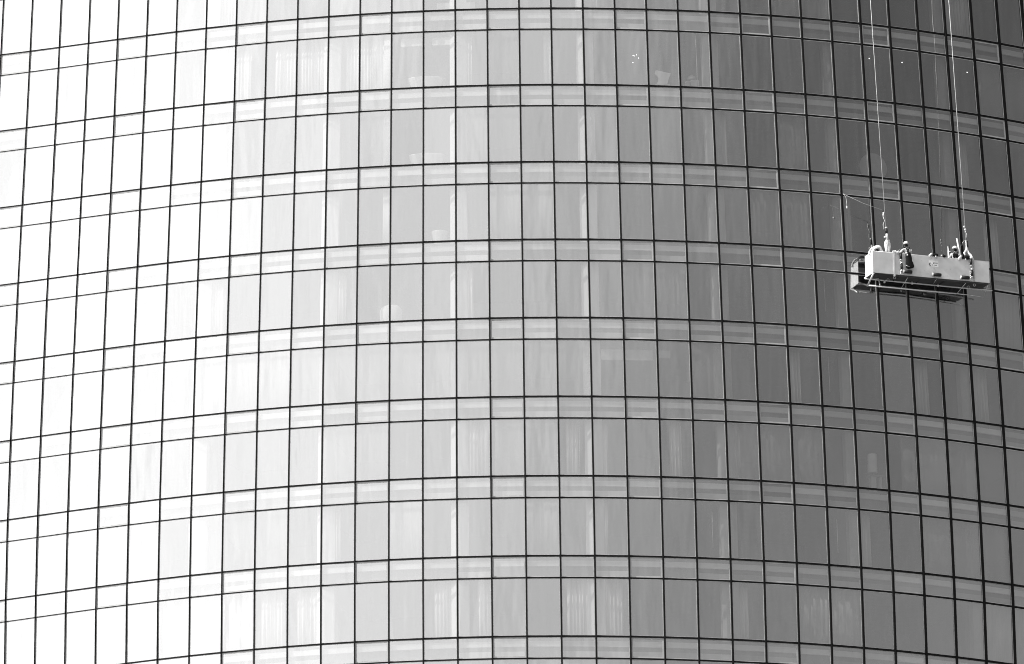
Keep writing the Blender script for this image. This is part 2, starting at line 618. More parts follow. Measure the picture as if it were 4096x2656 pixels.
for c in ((0, 9.05, 9.8), (0, 10.5, 11.9), (0, 11.3, 12.0), (0, 4.4, 5.0), (0, 6.1, 7.4), (0, 14.1, 14.5), (0, 16.75, 16.98), (0, 8.2, 8.9),
          (7, 5.0, 5.9), (7, 6.1, 6.95), (7, 4.1, 4.9), (7, 7.1, 7.8), (7, 8.1, 8.8), (7, 9.2, 9.95), (7, 13.3, 13.95), (7, 14.6, 14.98), (7, 17.2, 17.8), (7, 18.3, 18.85), (7, 22.1, 22.6),
          (5, 3.1, 3.6), (5, 14.1, 14.9), (5, 17.25, 17.6), (5, 18.15, 18.5), (5, 20.35, 20.7), (5, 22.1, 22.5),
          (6, 2.3, 2.8), (6, 10.1, 10.5), (6, 18.2, 18.45), (6, 26.1, 26.5),
          (4, 24.1, 24.5), (4, 28.2, 28.7), (4, 30.2, 30.8), (3, 6.3, 6.7), (3, 14.2, 14.5), (3, 10.2, 10.6), (1, 22.15, 22.5), (1, 30.2, 30.7), (1, 6.2, 6.6), (2, 26.1, 26.45),
          (-1, 6.3, 6.9), (-1, 30.3, 31.2), (-1, 18.2, 18.5), (8, 12.2, 12.7), (8, 20.2, 20.6), (2, 31.1, 31.6)):
    curtain(*c)
# sheer nets drawn close behind the glass in some rooms
def net(j, i0, i1, m):
    bm = bmesh.new(); zt = -j * FH - SP + .02; zb = -(j + 1) * FH - .05
    n = max(6, int((i1 - i0) * 14)); rows = []
    rnd = random.Random(int(i0 * 10) + 31 * j)
    for k in range(n + 1):
        u = i0 + (i1 - i0) * k / n
        d = .27 + rnd.uniform(-.022, .022)
        rows.append([bm.verts.new(S(u, z, d)) for z in (zt, zb)] + [bm.verts.new(S(u, z, d + .006)) for z in (zb, zt)])
    for a, b in zip(rows, rows[1:]):
        for q in range(4):
            f = bm.faces.new((a[q], a[(q + 1) % 4], b[(q + 1) % 4], b[q])); f.smooth = True
    bm.faces.new(rows[0][::-1]); bm.faces.new(rows[-1])
    tobj('net_curtain', bm, m)


rn = random.Random(21)
for j, a, b in ((4, 6, 9), (4, 9, 14), (4, 14, 18), (4, 21, 22), (5, 22, 25), (5, 27.5, 33), (5, 10, 12), (6, 16, 17), (6, 28, 31), (3, 19, 21), (2, 3, 6), (1, 14, 16), (0, 15, 16), (7, 24, 26), (7, 30, 33),
                (3, 31, 33), (2, 23, 25), (1, 11, 12), (-1, 24, 26), (-1, 9, 11), (8, 4, 8), (8, 15, 18), (2, 15, 17), (6, 7, 9), (6, 12, 13), (5, 15.1, 17), (1, 24, 25), (0, 31.2, 33)):
    net(j, a + .03, b - .03, rn.choice(('net_a', 'net_b', 'net_b')))
for c in ((0, 11.72, 11.96), (1, 11.72, 11.96), (2, 11.72, 11.96)):
    curtain(*c, d=.45, amp=.01, per=.4, m='blind')
for (j, i0, i1, dz0, dz1) in ((0, 12.25, 12.95, .15, .52), (0, 13.25, 13.93, .15, .52), (4, 18.35, 18.98, .35, .85), (4, 19.05, 19.9, .35, .85), (4, 20.0, 20.45, .35, .7), (-1, 13.4, 14.6, 2.3, 2.7)):
    bm = bmesh.new(); zt = -j * FH - SP
    hexa(bm, [S(i0, zt - dz1, .5), S(i1, zt - dz1, .5), S(i1, zt - dz1, .55), S(i0, zt - dz1, .55),
              S(i0, zt - dz0, .5), S(i1, zt - dz0, .5), S(i1, zt - dz0, .55), S(i0, zt - dz0, .55)])
    tube(bm, [S(i0 + .02, zt - dz1 - .01, .52), S(i1 - .02, zt - dz1 - .01, .52)], .02, 8)
    tobj('roller_blind', bm, 'blind' if j == 0 else 'fabric_pale')
for (j, i, a, b) in ((3, 25.37, .25, 1.9), (4, 25.37, .25, 2.0), (5, 17.63, .1, 2.75), (5, 20.68, .2, 2.75), (6, 21.55, .45, 2.2), (6, 25.4, .45, 2.1), (0, 21.6, .05, 2.6), (1, 18.2, .4, 2.6)):
    bm = bmesh.new(); zt = -j * FH - SP
    tube(bm, [S(i, zt - b, .4), S(i, zt - a, .4)], .016, 6)
    tobj('blind_cord', bm, 'blind')

# shell of the tower away from the photographed side: back wall, roof and the shaft down to the street
bm = bmesh.new()
r_top, r_bot = ring(ZTOP), ring(ZBOT)


def outline(z):
    r = ring(z)
    a, b = r[I1], r[I0]
    back = [a + Vector((1.5, 12, 0)), a + Vector((-6, 28, 0)), Vector((0, 540, a.z)), b + Vector((6, 28, 0)), b + Vector((-1.5, 12, 0))]
    return a, back, b


secs = []
for z in (ZTOP, (ZTOP + ZBOT) / 2, ZBOT):
    a, back, b = outline(z)
    row = [a] + back + [b]
    ctr = Vector((0, 515, a.z))
    secs.append(row)
rows_o = [[bm.verts.new(p) for p in row] for row in secs]
for a, b in zip(rows_o, rows_o[1:]):
    for q in range(len(a) - 1):
        bm.faces.new((a[q], b[q], b[q + 1], a[q + 1]))
o = tobj('rear_facade', bm, 'fascia_dark')
bm = bmesh.new()
top = [S(i, ZTOP + .04) for i in range(I0, I1 + 1)] + [p + Vector((0, 0, .04)) for p in outline(ZTOP)[1]]
tv = [bm.verts.new(p) for p in top]; tu = [bm.verts.new(p + Vector((0, 0, .6))) for p in top]
bm.faces.new(tv[::-1]); bm.faces.new(tu)
for q in range(len(tv)):
    bm.faces.new((tv[q], tv[(q + 1) % len(tv)], tu[(q + 1) % len(tv)], tu[q]))
tobj('roof', bm, 'concrete')
bm = bmesh.new()
low = [S(i, ZBOT - .04) for i in range(I0, I1 + 1)] + [p - Vector((0, 0, .04)) for p in outline(ZBOT)[1]]
tv = [bm.verts.new(p) for p in low]; tu = [bm.verts.new(Vector((p.x, p.y, 0.0))) for p in low]
bm.faces.new(tv)
for q in range(len(tv)):
    bm.faces.new((tv[q], tv[(q + 1) % len(tv)], tu[(q + 1) % len(tv)], tu[q]))
tobj('lower_shaft', bm, 'fascia_dark')

# ground ------------------------------------------------------------
bm = bmesh.new()
G = 9000
bm.faces.new([bm.verts.new(p) for p in ((-G, -G, -0.01), (G, -G, -0.01), (G, G, -0.01), (-G, G, -0.01))])
g = link_mesh('ground', bm, 'ground'); g['kind'] = 'structure'
bm = bmesh.new()
bm.faces.new([bm.verts.new(p) for p in ((-600, 440, 0.0), (600, 440, 0.0), (600, 456, 0.0), (-600, 456, 0.0))])
g = link_mesh('road', bm, 'asphalt'); g['kind'] = 'structure'


# ------------------------------------------------------------------ things in the rooms
def frame_at(i, z, d):
    """matrix with x along the facade, y into the room, z up, at that spot"""
    p = S(i, z, d); q = S(i + .2, z, d)
    tx = (q - p); tx.z = 0; tx.normalize()
    n = Vector((-tx.y, tx.x, 0))
    return Matrix(((tx.x, n.x, 0, p.x), (tx.y, n.y, 0, p.y), (0, 0, 1, p.z), (0, 0, 0, 1)))


def floor_z(j):
    return -(j + 1) * FH - .12


def bathtub(i, j, label, w=.92):
    t = empty('bathtub', label, 'bathtub', frame_at(i, floor_z(j), 1.15), 'tubs behind the glass')
    bm = bmesh.new()
    lathe(bm, [(.55, .0), (.62, .06), (.74, .35), (.88, .76), (.95, .90), (.95, .94), (.90, .94), (.84, .72), (.66, .25), (.30, .14), (.02, .13)], n=28, sx=w, sy=.42)
    link_mesh('basin', bm, 'porcelain', t)
    bm = bmesh.new(); tube(bm, [(0, .45, 0), (0, .45, .95), (0, .40, 1.02), (0, .28, 1.02), (0, .25, .96)], .018, 8)
    link_mesh('tap', bm, 'steel', t)
    return t


bathtub(13.02, 0, 'long white bathtub below the two lowered white blinds, topmost tub')
bathtub(13.05, 1, 'long white bathtub one floor below the tub with the blinds over it')
bathtub(13.46, 2, 'short white round tub alone behind its pane, lowest of the tubs', .42)

# armchair
t = empty('armchair', 'pale armchair with a slanted scooped back behind the top row of tall panes', 'armchair', frame_at(20.52, floor_z(0), .95))
bm = bmesh.new(); box(bm, -.34, .34, -.3, .35, .32, .46); link_mesh('seat', bm, 'fabric_pale', t)
bm = bmesh.new()
prof = [(-.30, .46), (-.22, .62), (-.20, .74), (-.27, .86), (-.40, .96), (-.33, 1.14), (.40, 1.00), (.28, .70), (.22, .46)]
vf = [bm.verts.new((x, -.30, z)) for x, z in prof]; vb = [bm.verts.new((x, -.18, z)) for x, z in prof]
bm.faces.new(vf); bm.faces.new(vb[::-1])
for k in range(len(prof)):
    bm.faces.new((vf[k], vb[k], vb[(k + 1) % len(prof)], vf[(k + 1) % len(prof)]))
link_mesh('backrest', bm, 'blind', t)
for sx in (-1, 1):
    for sy in (-1, 1):
        bm = bmesh.new(); tube(bm, [(sx * .28, sy * .25, 0), (sx * .26, sy * .22, .32)], .02, 8); link_mesh('leg', bm, 'pale_wood', t)

# faint second armchair, three floors down
t = empty('armchair', 'faint pale rounded armchair behind the fourth row, left of centre', 'armchair', frame_at(11.95, floor_z(3), .95))
bm = bmesh.new(); lathe(bm, [(.30, .0), (.40, .25), (.52, .5), (.54, .9), (.46, 1.1), (.34, 1.18), (.30, 1.1), (.40, .55), (.05, .5)], n=20, sx=1, sy=.7)
link_mesh('shell_seat', bm, 'blind', t)

# side table, boxes, lamp
t = empty('side_table', 'low side table carrying white boxes and a domed lamp', 'table', frame_at(21.5, floor_z(0), .95))
bm = bmesh.new(); box(bm, -.45, .45, -.25, .25, .30, .34); link_mesh('tabletop', bm, 'pale_wood', t)
for sx in (-1, 1):
    for sy in (-1, 1):
        bm = bmesh.new(); tube(bm, [(sx * .40, sy * .2, 0), (sx * .40, sy * .2, .30)], .02, 8); link_mesh('leg', bm, 'pale_wood', t)


def wbox(dx, w, h, label):
    o = empty('white_box', label, 'box', frame_at(21.5, floor_z(0) + .34, .95) @ Matrix.Translation((dx, -.1, 0)), 'white boxes on the side table')
    bm = bmesh.new(); box(bm, -w / 2, w / 2, -.11, .11, 0, h); link_mesh('carton', bm, 'porcelain', o)
    bm = bmesh.new(); box(bm, -w / 2 - .008, w / 2 + .008, -.118, .118, h, h + .05); link_mesh('lid', bm, 'blind', o)


wbox(-.24, .17, .30, 'narrow white box on the side table, the smaller of two')
wbox(.10, .40, .34, 'wide white box on the side table, the larger of two')
o = empty('dome_lamp', 'unlit lamp with a wide pale dome behind the white boxes', 'lamp', frame_at(21.5, floor_z(0) + .34, 1.05) @ Matrix.Translation((.02, .12, 0)))
bm = bmesh.new(); lathe(bm, [(.10, 0), (.10, .03), (.015, .04), (.015, .62)], n=14); link_mesh('stem', bm, 'steel', o)
bm = bmesh.new(); lathe(bm, [(.20, .52), (.21, .58), (.17, .70), (.08, .76), (.02, .77)], n=20); link_mesh('lamp_shade', bm, 'fabric_pale', o)

# tall lamp with drum shade, floor 5
t = empty('side_table', 'small table carrying the lamp with the white drum shade', 'table', frame_at(26.75, floor_z(5), .8))
bm = bmesh.new(); box(bm, -.35, .45, -.22, .22, .97, 1.02); link_mesh('tabletop', bm, 'pale_wood', t)
bm = bmesh.new(); box(bm, -.22, .05, -.16, .16, 0, .97); link_mesh('cabinet', bm, 'porcelain', t)
bm = bmesh.new(); box(bm, .24, .34, -.16, .16, 0, .97); link_mesh('side_post', bm, 'fabric_pale', t)
o = empty('drum_lamp', 'table lamp with a tall white drum shade, lower right of the facade', 'lamp', frame_at(26.75, floor_z(5) + 1.02, .8) @ Matrix.Translation((-.05, 0, 0)))
bm = bmesh.new(); lathe(bm, [(.12, 0), (.12, .03), (.03, .05), (.03, .22)], n=14); link_mesh('lamp_base', bm, 'steel', o)
bm = bmesh.new(); lathe(bm, [(.23, .12), (.24, .14), (.22, 1.05), (.20, 1.06)], n=24); link_mesh('lamp_shade', bm, 'shade', o)

# large pale disc, floor 1
o = empty('round_screen', 'large pale round screen half hidden by the sill, second row right side', 'screen', frame_at(27.5, floor_z(1), 1.3))
bm = bmesh.new()
n = 40
fr = [bm.verts.new((.72 * math.cos(2 * PI * k / n), 0, 1.06 + .72 * math.sin(2 * PI * k / n))) for k in range(n)]
bk = [bm.verts.new((v.co.x, .06, v.co.z)) for v in fr]
bm.faces.new(fr); bm.faces.new(bk[::-1])
for k in range(n):
    bm.faces.new((fr[k], bk[k], bk[(k + 1) % n], fr[(k + 1) % n]))
link_mesh('disc', bm, 'fabric_pale', o)
bm = bmesh.new(); box(bm, -.3, .3, -.1, .16, 0, .058); box(bm, -.03, .03, .061, .10, .05, .9); link_mesh('foot', bm, 'pale_wood', o)

# chandelier with five lit bulbs and four pendant lamps on the same storey
o = empty('chandelier', 'cluster of five tiny lit bulbs glowing behind one upper pane', 'chandelier', frame_at(19.76, -SP, 1.4))
bm = bmesh.new(); tube(bm, [(0, 0, -1.30), (0, 0, .05)], .006, 6); link_mesh('rod', bm, 'rubber', o)
for (x, y, z) in ((-.14, -.1, -.86), (-.07, .05, -.84), (.06, .1, -.76), (.13, -.05, -.97), (-.13, .12, -1.15)):
    bm = bmesh.new(); tube(bm, [(0, 0, z - .04), (x * .6, y * .6, z - .05), (x, y, z - .035)], .006, 6); a = link_mesh('arm', bm, 'rubber', o)
    bm = bmesh.new(); ball(bm, (x, y, z), .019); link_mesh('bulb', bm, 'bulb', a)
for k, (ii, lab) in enumerate(((27.64, 'tiny lit pendant lamp beside the cradle\'s left cable'), (28.82, 'tiny lit pendant lamp, second to the right of the left cable'),
                               (30.04, 'tiny lit pendant lamp, first to the left of the right cable'), (31.28, 'tiny lit pendant lamp just right of the right cable'))):
    o = empty('pendant_lamp', lab, 'lamp', frame_at(ii, -SP, 1.3), 'row of tiny lit lamps behind the upper panes')
    bm = bmesh.new(); tube(bm, [(0, 0, -.17), (0, 0, .05)], .006, 6); link_mesh('cord', bm, 'rubber', o)
    bm = bmesh.new(); lathe(bm, [(.05, -.19), (.06, -.17), (.02, -.11)], n=12); link_mesh('holder', bm, 'steel', o)
    bm = bmesh.new(); ball(bm, (0, 0, -.21), .021, s=(1.3, 1.3, .8)); link_mesh('bulb', bm, 'bulb', o)

# ------------------------------------------------------------------ the cradle
TH, RL = 0.38, 0.01
CA = Vector((math.cos(TH) * math.cos(RL), math.sin(TH) * math.cos(RL), math.sin(RL)))
CB = Vector((-math.sin(TH), math.cos(TH), 0))
CC = CA.cross(CB)
CO = Vector((17.326, 501.965, 151.683)) * (1 - .19 / 500) + Vector((0, 0, CAMZ))
CM = Matrix(((CA.x, CB.x, CC.x, CO.x), (CA.y, CB.y, CC.y, CO.y), (CA.z, CB.z, CC.z, CO.z), (0, 0, 0, 1)))
CL, CD, CH = 6.085, 0.95, 1.066
UPL = CM.inverted().to_3x3() @ Vector((0, 0, 1))


def cm(a, b, c):
    return CM @ Matrix.Translation((a, b, c))


cradle = empty('window_cleaning_cradle', 'pale metal window cleaning cradle hanging in front of the glass', 'cradle', CM)


def cpart(name, bm, m, parent=None, smooth=False):
    return link_mesh(name, bm, m, parent or cradle, smooth)


bm = bmesh.new()
for (x0, x1) in ((0.0, 1.055), (1.145, 1.36), (1.364, 3.2), (3.204, 5.02), (5.024, CL)):
    box(bm, x0, x1, 0, .04, 0, CH)
for k in range(46):          # rivet heads and scuffs
    x = random.uniform(1.5, 4.95); z = random.choice((.07, CH - .07, random.uniform(.1, 1.0)))
    ball(bm, (x, -.002, z), random.uniform(.008, .016), mi=1 if random.random() < .6 else 0, n=6)
front = cpart('front_panel', bm, ['cradle_paint', 'steel'])
bm = bmesh.new(); box(bm, .002, .04, .042, CD, 0, CH); cpart('end_panel', bm, 'cradle_end')
bm = bmesh.new(); box(bm, CL - .04, CL - .002, .042, CD, 0, CH); cpart('end_panel', bm, 'cradle_end')
bm = bmesh.new(); box(bm, .042, CL - .042, CD - .04, CD - .002, 0.002, CH - .002); cpart('rear_panel', bm, 'cradle_rear_shaded')
bm = bmesh.new(); box(bm, .002, CL - .002, .005, CD - .002, -.03, -.002)
for x in (1.4, 2.6, 3.8, 5.0):
    box(bm, x, x + .05, .03, CD - .03, -.06, -.031)
box(bm, 1.1, CL - .05, .03, .09, -.075, -.031); cpart('deck', bm, 'cradle_under')
bm = bmesh.new(); tube(bm, [(0, .02, CH + .012), (CL, .02, CH + .012)], .014, 8); tube(bm, [(0, CD - .02, CH + .012), (CL, CD - .02, CH + .012)], .014, 8)
cpart('top_rail', bm, 'white_tube')
bm = bmesh.new(); box(bm, 1.06, 1.14, -.035, .05, -.10, CH + .12); cpart('post', bm, 'white_tube')
bm = bmesh.new(); box(bm, 5.06, 5.10, -.03, .05, -.02, CH + .10); cpart('post', bm, 'steel')
bm = bmesh.new(); box(bm, 5.25, 5.28, -.03, .05, -.02, CH + .10)
for k in range(7):
    box(bm, 5.235, 5.295, -.05, -.031, .02 + k * .15, .09 + k * .15)
cpart('post', bm, 'steel')
for (a, c) in ((1.42, .92), (1.44, .39), (5.10, .95), (5.13, .39)):     # upright guide rollers
    bm = bmesh.new(); tube(bm, [(a, -.10, c - .15), (a, -.10, c + .15)], .062, 14)
    r_ = cpart('guide_roller', bm, 'rubber')
    bm = bmesh.new()
    tube(bm, [(a, -.10, c - .22), (a, -.10, c - .151)], .035, 10); tube(bm, [(a, -.10, c + .151), (a, -.10, c + .22)], .035, 10)
    box(bm, a - .02, a + .02, -.10, 0, c + .18, c + .21); box(bm, a - .02, a + .02, -.10, 0, c - .21, c - .18)
    link_mesh('axle', bm, 'white_tube', r_)
for a in (1.40, 5.06):
    bm = bmesh.new()
    for k in range(11):
        z = .03 + k * .095
        tube(bm, [(a + .0, -.03, z), (a + .02, -.045, z + .035), (a, -.03, z + .075)], .017, 6)
    cpart('chain', bm, 'white_tube')
for (a, c) in ((1.76, .16), (3.28, .14), (4.76, .13)):                # bumper rollers along the lower edge
    bm = bmesh.new(); tube(bm, [(a - .19, -.12, c), (a + .20, -.12, c - .01)], .086, 16)
    r_ = cpart('bumper_roller', bm, 'rubber')
    bm = bmesh.new(); tube(bm, [(a - .25, -.12, c), (a - .191, -.12, c)], .078, 12); box(bm, a - .23, a - .21, -.12, 0, c - .02, c + .02)
    link_mesh('end_cap', bm, 'white_tube', r_)

# tubular frame slung under the deck
R_ = .040
for pts, r in (([(-.02, .93, -.05), (6.62, .93, -.07)], R_), ([(.1, .80, -.42), (4.67, .80, -.43)], R_ * .95),
               ([(4.67, .80, -.43), (5.35, .80, -.44)], R_ * .5), ([(5.35, .80, -.44), (6.1, .80, -.48)], .008)):
    bm = bmesh.new(); tube(bm, pts, r, 10); cpart('frame_tube', bm, 'white_tube')
for pts, r in (([(.02, .01, -.02), (.02, .80, -.46)], .042), ([(.70, .93, -.05), (.68, .80, -.42)], .03), ([(-.05, .97, -.02), (.45, .90, -.05), (.62, .80, .0)], .045),
               ([(1.85, .10, -.05), (1.78, .80, -.42)], .012), ([(4.9, .10, -.05), (4.70, .80, -.43)], .014), ([(6.03, .02, -.03), (6.1, .80, -.48)], .010),
               ([(3.3, .02, -.04), (3.3, .35, -.16)], .012)):
    bm = bmesh.new(); tube(bm, pts, r, 10); cpart('strut', bm, 'white_tube')
for (a, b, c) in ((1.15, .10, -.14), (1.0, .55, -.12), (5.32, .10, -.14), (5.2, .55, -.12)):
    bm = bmesh.new()
    tube(bm, [(a + .06 * math.cos(q * PI / 5), b, c + .06 * math.sin(q * PI / 5)) for q in range(11)], .016, 6)
    cpart('shackle', bm, 'steel')
for (a, b) in ((.98, .93), (2.35, .75), (3.7, .75)):
    bm = bmesh.new(); lathe(bm, [(.045, -.10), (.05, -.02), (.04, 0.04)], (a, b, -.08), 12); cpart('clamp', bm, 'white_tube')

# maker's plate: ring, bar and a row of marks too small to read
bm = bmesh.new(); box(bm, 2.93, 3.42, -.006, -.001, .56, .86); pl = cpart('name_plate', bm, 'plate')
bm = bmesh.new()
tube(bm, [(2.99 + .055 * math.cos(q * PI / 8), -.012, .67 + .065 * math.sin(q * PI / 8)) for q in range(3, 14)], .014, 6)
link_mesh('emblem', bm, 'ink', pl)
bm = bmesh.new(); box(bm, 3.16, 3.38, -.012, -.0065, .735, .765)
hexa(bm, [(3.14, -.012, .76), (3.17, -.012, .70), (3.20, -.012, .70), (3.18, -.012, .76), (3.14, -.0065, .76), (3.17, -.0065, .70), (3.20, -.0065, .70), (3.18, -.0065, .76)])
for x in (3.10, 3.18, 3.25, 3.31):
    box(bm, x, x + .03, -.012, -.0065, .62, .66)
link_mesh('lettering', bm, 'ink', pl)


# ------------------------------------------------------------------ ropes and rigging
def rope_point(a, b, c):
    return CM @ Vector((a, b, c))


def hoist(name, label, end_local, top, swing=0.0):
    p0 = rope_point(*end_local)
    d = (top - p0)
    ztop = ZTOP + Z_OFF + 0.3
    p1 = p0 + d * ((ztop - p0.z) / d.z)
    t = empty(name, label, 'cable', Matrix.Translation(p0), 'steel cables that carry the cradle')
    bm = bmesh.new()
    tube(bm, [Vector((0, 0, 0)), (p1 - p0) * .5, p1 - p0], .014, 8)
    link_mesh('wire', bm, 'rope', t)
    return t, p0


h1, p01 = hoist('hoist_cable', 'left pale steel cable rising from the slings at the cradle\'s left end', (.93, .45, 2.46), Vector((17.537, 502.808, 165.673 + CAMZ)))
h2, p02 = hoist('hoist_cable', 'right pale steel cable rising from the black hook near the cradle\'s right end', (5.12, .45, 2.20), Vector((21.397, 504.654, 166.223 + CAMZ)))


def hpart(h, name, fn, m, smooth=True):
    bm = bmesh.new(); fn(bm)
    bm.transform(h.matrix_world.inverted() @ CM)
    return link_mesh(name, bm, m, h, smooth)


hpart(h1, 'socket', lambda b: tube(b, [(.97, .45, 2.16), (.945, .45, 2.40)], .062, 14), 'rubber')
hpart(h1, 'socket_cap', lambda b: tube(b, [(.90, .45, 2.42), (.99, .45, 2.46)], .05, 12), 'white_tube')
hpart(h1, 'link', lambda b: tube(b, [(.975, .45, 1.86), (.97, .45, 2.15)], .045, 10, radii=[.07, .05]), 'webbing')
hpart(h1, 'thimble', lambda b: ball(b, (.87, .45, 1.97), .055), 'webbing')
for pts in ([(.97, .45, 1.88), (.88, .43, 1.7), (.80, .20, 1.45), (.76, .06, 1.10)], [(.98, .45, 1.88), (.94, .40, 1.65), (.90, .25, 1.42), (.90, .06, 1.10)],
            [(1.08, .5, 1.80), (1.16, .55, 1.68), (1.15, .55, 1.50), (1.10, .55, 1.10)], [(1.06, .5, 1.82), (1.06, .55, 1.68), (1.05, .55, 1.50), (1.07, .55, 1.10)]):
    rad = [.03, .055, .075, .06] if pts[0][0] < 1 else [.03, .04, .045, .03]
    hpart(h1, 'sling', lambda b: tube(b, pts, .06, 10, radii=rad), 'webbing')
hpart(h1, 'swivel', lambda b: ball(b, (1.09, .5, 1.83), .05), 'webbing')
hpart(h2, 'socket', lambda b: tube(b, [(5.19, .45, 1.84), (5.17, .45, 2.15)], .055, 14), 'rubber')
hpart(h2, 'hook_arm', lambda b: tube(b, [(5.12, .45, 2.18), (5.13, .45, 1.92), (5.15, .45, 1.72), (5.05, .40, 1.60), (4.94, .30, 1.50), (4.93, .2, 1.36)], .035, 10, radii=[.02, .03, .07, .06, .045, .04]), 'webbing')
hpart(h2, 'hook_arm', lambda b: tube(b, [(5.15, .45, 1.72), (5.20, .40, 1.55), (5.27, .25, 1.38), (5.28, .04, 1.10)], .035, 10, radii=[.06, .05, .05, .04]), 'webbing')
hpart(h2, 'hose_loop', lambda b: tube(b, [(5.13, .45, 2.20), (5.04, .47, 2.17), (4.95, .5, 2.06), (4.92, .5, 1.92)], .012, 6), 'steel')
for (a, c, r) in ((5.05, 2.86, .05), (5.10, 2.72, .055), (5.11, 2.60, .035)):
    hpart(h2, 'rope_stop', lambda b: ball(b, (a, .45, c), r), 'webbing')
hpart(h2, 'chain', lambda b: tube(b, [(5.14, .42, 2.55), (5.17, .42, 2.45), (5.13, .42, 2.36), (5.16, .42, 2.28)], .014, 6), 'steel')

# slack tag line with its small weight, tied to the left cable
tl = empty('tag_line', 'thin slack rope with a small weight, tied to the left cable', 'rope', CM)
A0 = (.86, .45, 3.30); A1 = (-1.20, .55, 3.98)
bm = bmesh.new(); tube(bm, [A0, tuple((A0[k] + A1[k]) / 2 - (.06 if k == 2 else 0) for k in range(3)), A1], .007, 6); link_mesh('line', bm, 'rope', tl)
bm = bmesh.new(); tube(bm, [A1, (-1.14, .55, 3.93), (-1.06, .55, 3.82), (-1.03, .55, 3.6), (-1.03, .55, 3.35)], .010, 6); link_mesh('tail', bm, 'rope', tl)
bm = bmesh.new(); tube(bm, [(-1.03, .55, 3.26), (-1.03, .55, 3.37)], .035, 8); link_mesh('weight', bm, 'webbing', tl)
bm = bmesh.new(); tube(bm, [(.82, .45, 2.98), (.83, .45, 3.20)], .045, 10, radii=[.03, .045]); link_mesh('toggle', bm, 'webbing', tl)
bm = bmesh.new(); tube(bm, [(.86, .45, 3.30), (.78, .45, 3.26), (.80, .45, 3.1)], .016, 6); link_mesh('clip', bm, 'rubber', tl)
bm = bmesh.new(); tube(bm, [(.82, .45, 2.98), (.88, .45, 2.80), (.80, .45, 2.6), (.82, .45, 2.35)], .014, 6); link_mesh('tail', bm, 'rope', tl)

# hoses coiled over the left end
hz = empty('coiled_hose', 'thick white hose coiled over the left end of the cradle', 'hose', CM)
for k, pts in enumerate(([(-.06, .30, .95), (-.02, .32, 1.12), (.12, .32, 1.30), (.35, .33, 1.42), (.52, .35, 1.44), (.62, .40, 1.30), (.66, .42, 1.02)],
                         [(.02, .15, 1.02), (.15, .18, 1.22), (.38, .2, 1.33), (.50, .22, 1.30), (.58, .25, 1.02)],
                         [(.40, .30, 1.42), (.52, .25, 1.32), (.60, .2, 1.16), (.62, .2, 1.0)],
                         [(.08, .6, 1.02), (.16, .6, 1.30), (.30, .6, 1.40), (.50, .6, 1.36), (.62, .6, 1.0)])):
    bm = bmesh.new()
    P = [Vector(p) for p in pts]
    fine = []
    for q in range(len(P) - 1):
        a0, a1, a2, a3 = P[max(q - 1, 0)], P[q], P[q + 1], P[min(q + 2, len(P) - 1)]
        for s in range(5):
            u = s / 5
            fine.append(.5 * ((2 * a1) + (a2 - a0) * u + (2 * a0 - 5 * a1 + 4 * a2 - a3) * u * u + (3 * a1 - a0 - 3 * a2 + a3) * u ** 3))
    fine.append(P[-1])
    tube(bm, fine, (.05, .06, .035, .045)[k], 10)
    link_mesh('hose_turn', bm, 'webbing' if k != 3 else 'rubber', hz)

# ------------------------------------------------------------------ tools on and in the cradle
tb = empty('tool_bag', 'big black tool bag hanging outside the cradle front below the first worker', 'bag', cm(1.84, -.15, .33))
bm = bmesh.new()
secs = []
for z, w, dx in ((0, .13, .04), (.03, .17, .03), (.12, .185, .02), (.28, .165, .0), (.36, .135, -.02), (.40, .13, -.02), (.55, .135, -.03), (.68, .12, -.05), (.78, .09, -.07)):
    w *= 1.2
    secs.append([(dx + w * math.cos(2 * PI * k / 16), .095 * (w / .185) ** .5 * math.sin(2 * PI * k / 16), z + (.03 * math.cos(2 * PI * k / 16) if z < .1 else 0)) for k in range(16)])
rings = [[bm.verts.new(p) for p in s] for s in secs]
for a, b in zip(rings, rings[1:]):
    for k in range(16):
        f = bm.faces.new((a[k], a[(k + 1) % 16], b[(k + 1) % 16], b[k])); f.smooth = True
bm.faces.new(rings[0][::-1]); bm.faces.new(rings[-1])
link_mesh('sack', bm, 'black_cloth', tb)
bm = bmesh.new(); tube(bm, [(-.07, 0, .76), (-.10, .03, .80), (-.10, .14, .80)], .018, 8); tube(bm, [(-.02, 0, .77), (-.0, .03, .82), (-.0, .14, .82)], .018, 8); link_mesh('strap', bm, 'black_cloth', tb)
bm = bmesh.new(); ball(bm, (-.13, -.08, .62), .04); ball(bm, (-.16, -.06, .72), .045, s=(1.4, 1, .8)); link_mesh('carabiner', bm, 'webbing', tb)
bm = bmesh.new(); tube(bm, [(-.22, -.04, .12), (-.15, -.10, .06), (-.05, -.10, .04)], .02, 8); link_mesh('bottom_strap', bm, 'steel', tb)

pr = empty('paint_roller', 'white fleece roller clipped to the middle of the cradle rim', 'roller', cm(3.02, -.03, 1.12))
bm = bmesh.new(); tube(bm, [(-.10, -.05, -.06), (.05, -.02, .07)], .05, 12); link_mesh('fleece', bm, 'webbing', pr)
bm = bmesh.new(); tube(bm, [(.05, -.02, .07), (.12, .02, .02), (.12, .04, -.08)], .014, 6); link_mesh('handle', bm, 'rubber', pr)
pr = empty('paint_roller', 'white fleece roller clipped to the rim below the pole, near the second worker', 'roller', cm(4.55, -.03, 1.10))
bm = bmesh.new(); tube(bm, [(-.11, -.05, -.07), (.07, -.02, .10)], .055, 12); link_mesh('fleece', bm, 'webbing', pr)
bm = bmesh.new(); tube(bm, [(.07, -.02, .10), (.13, .02, .04), (.13, .04, -.08)], .014, 6); link_mesh('handle', bm, 'rubber', pr)


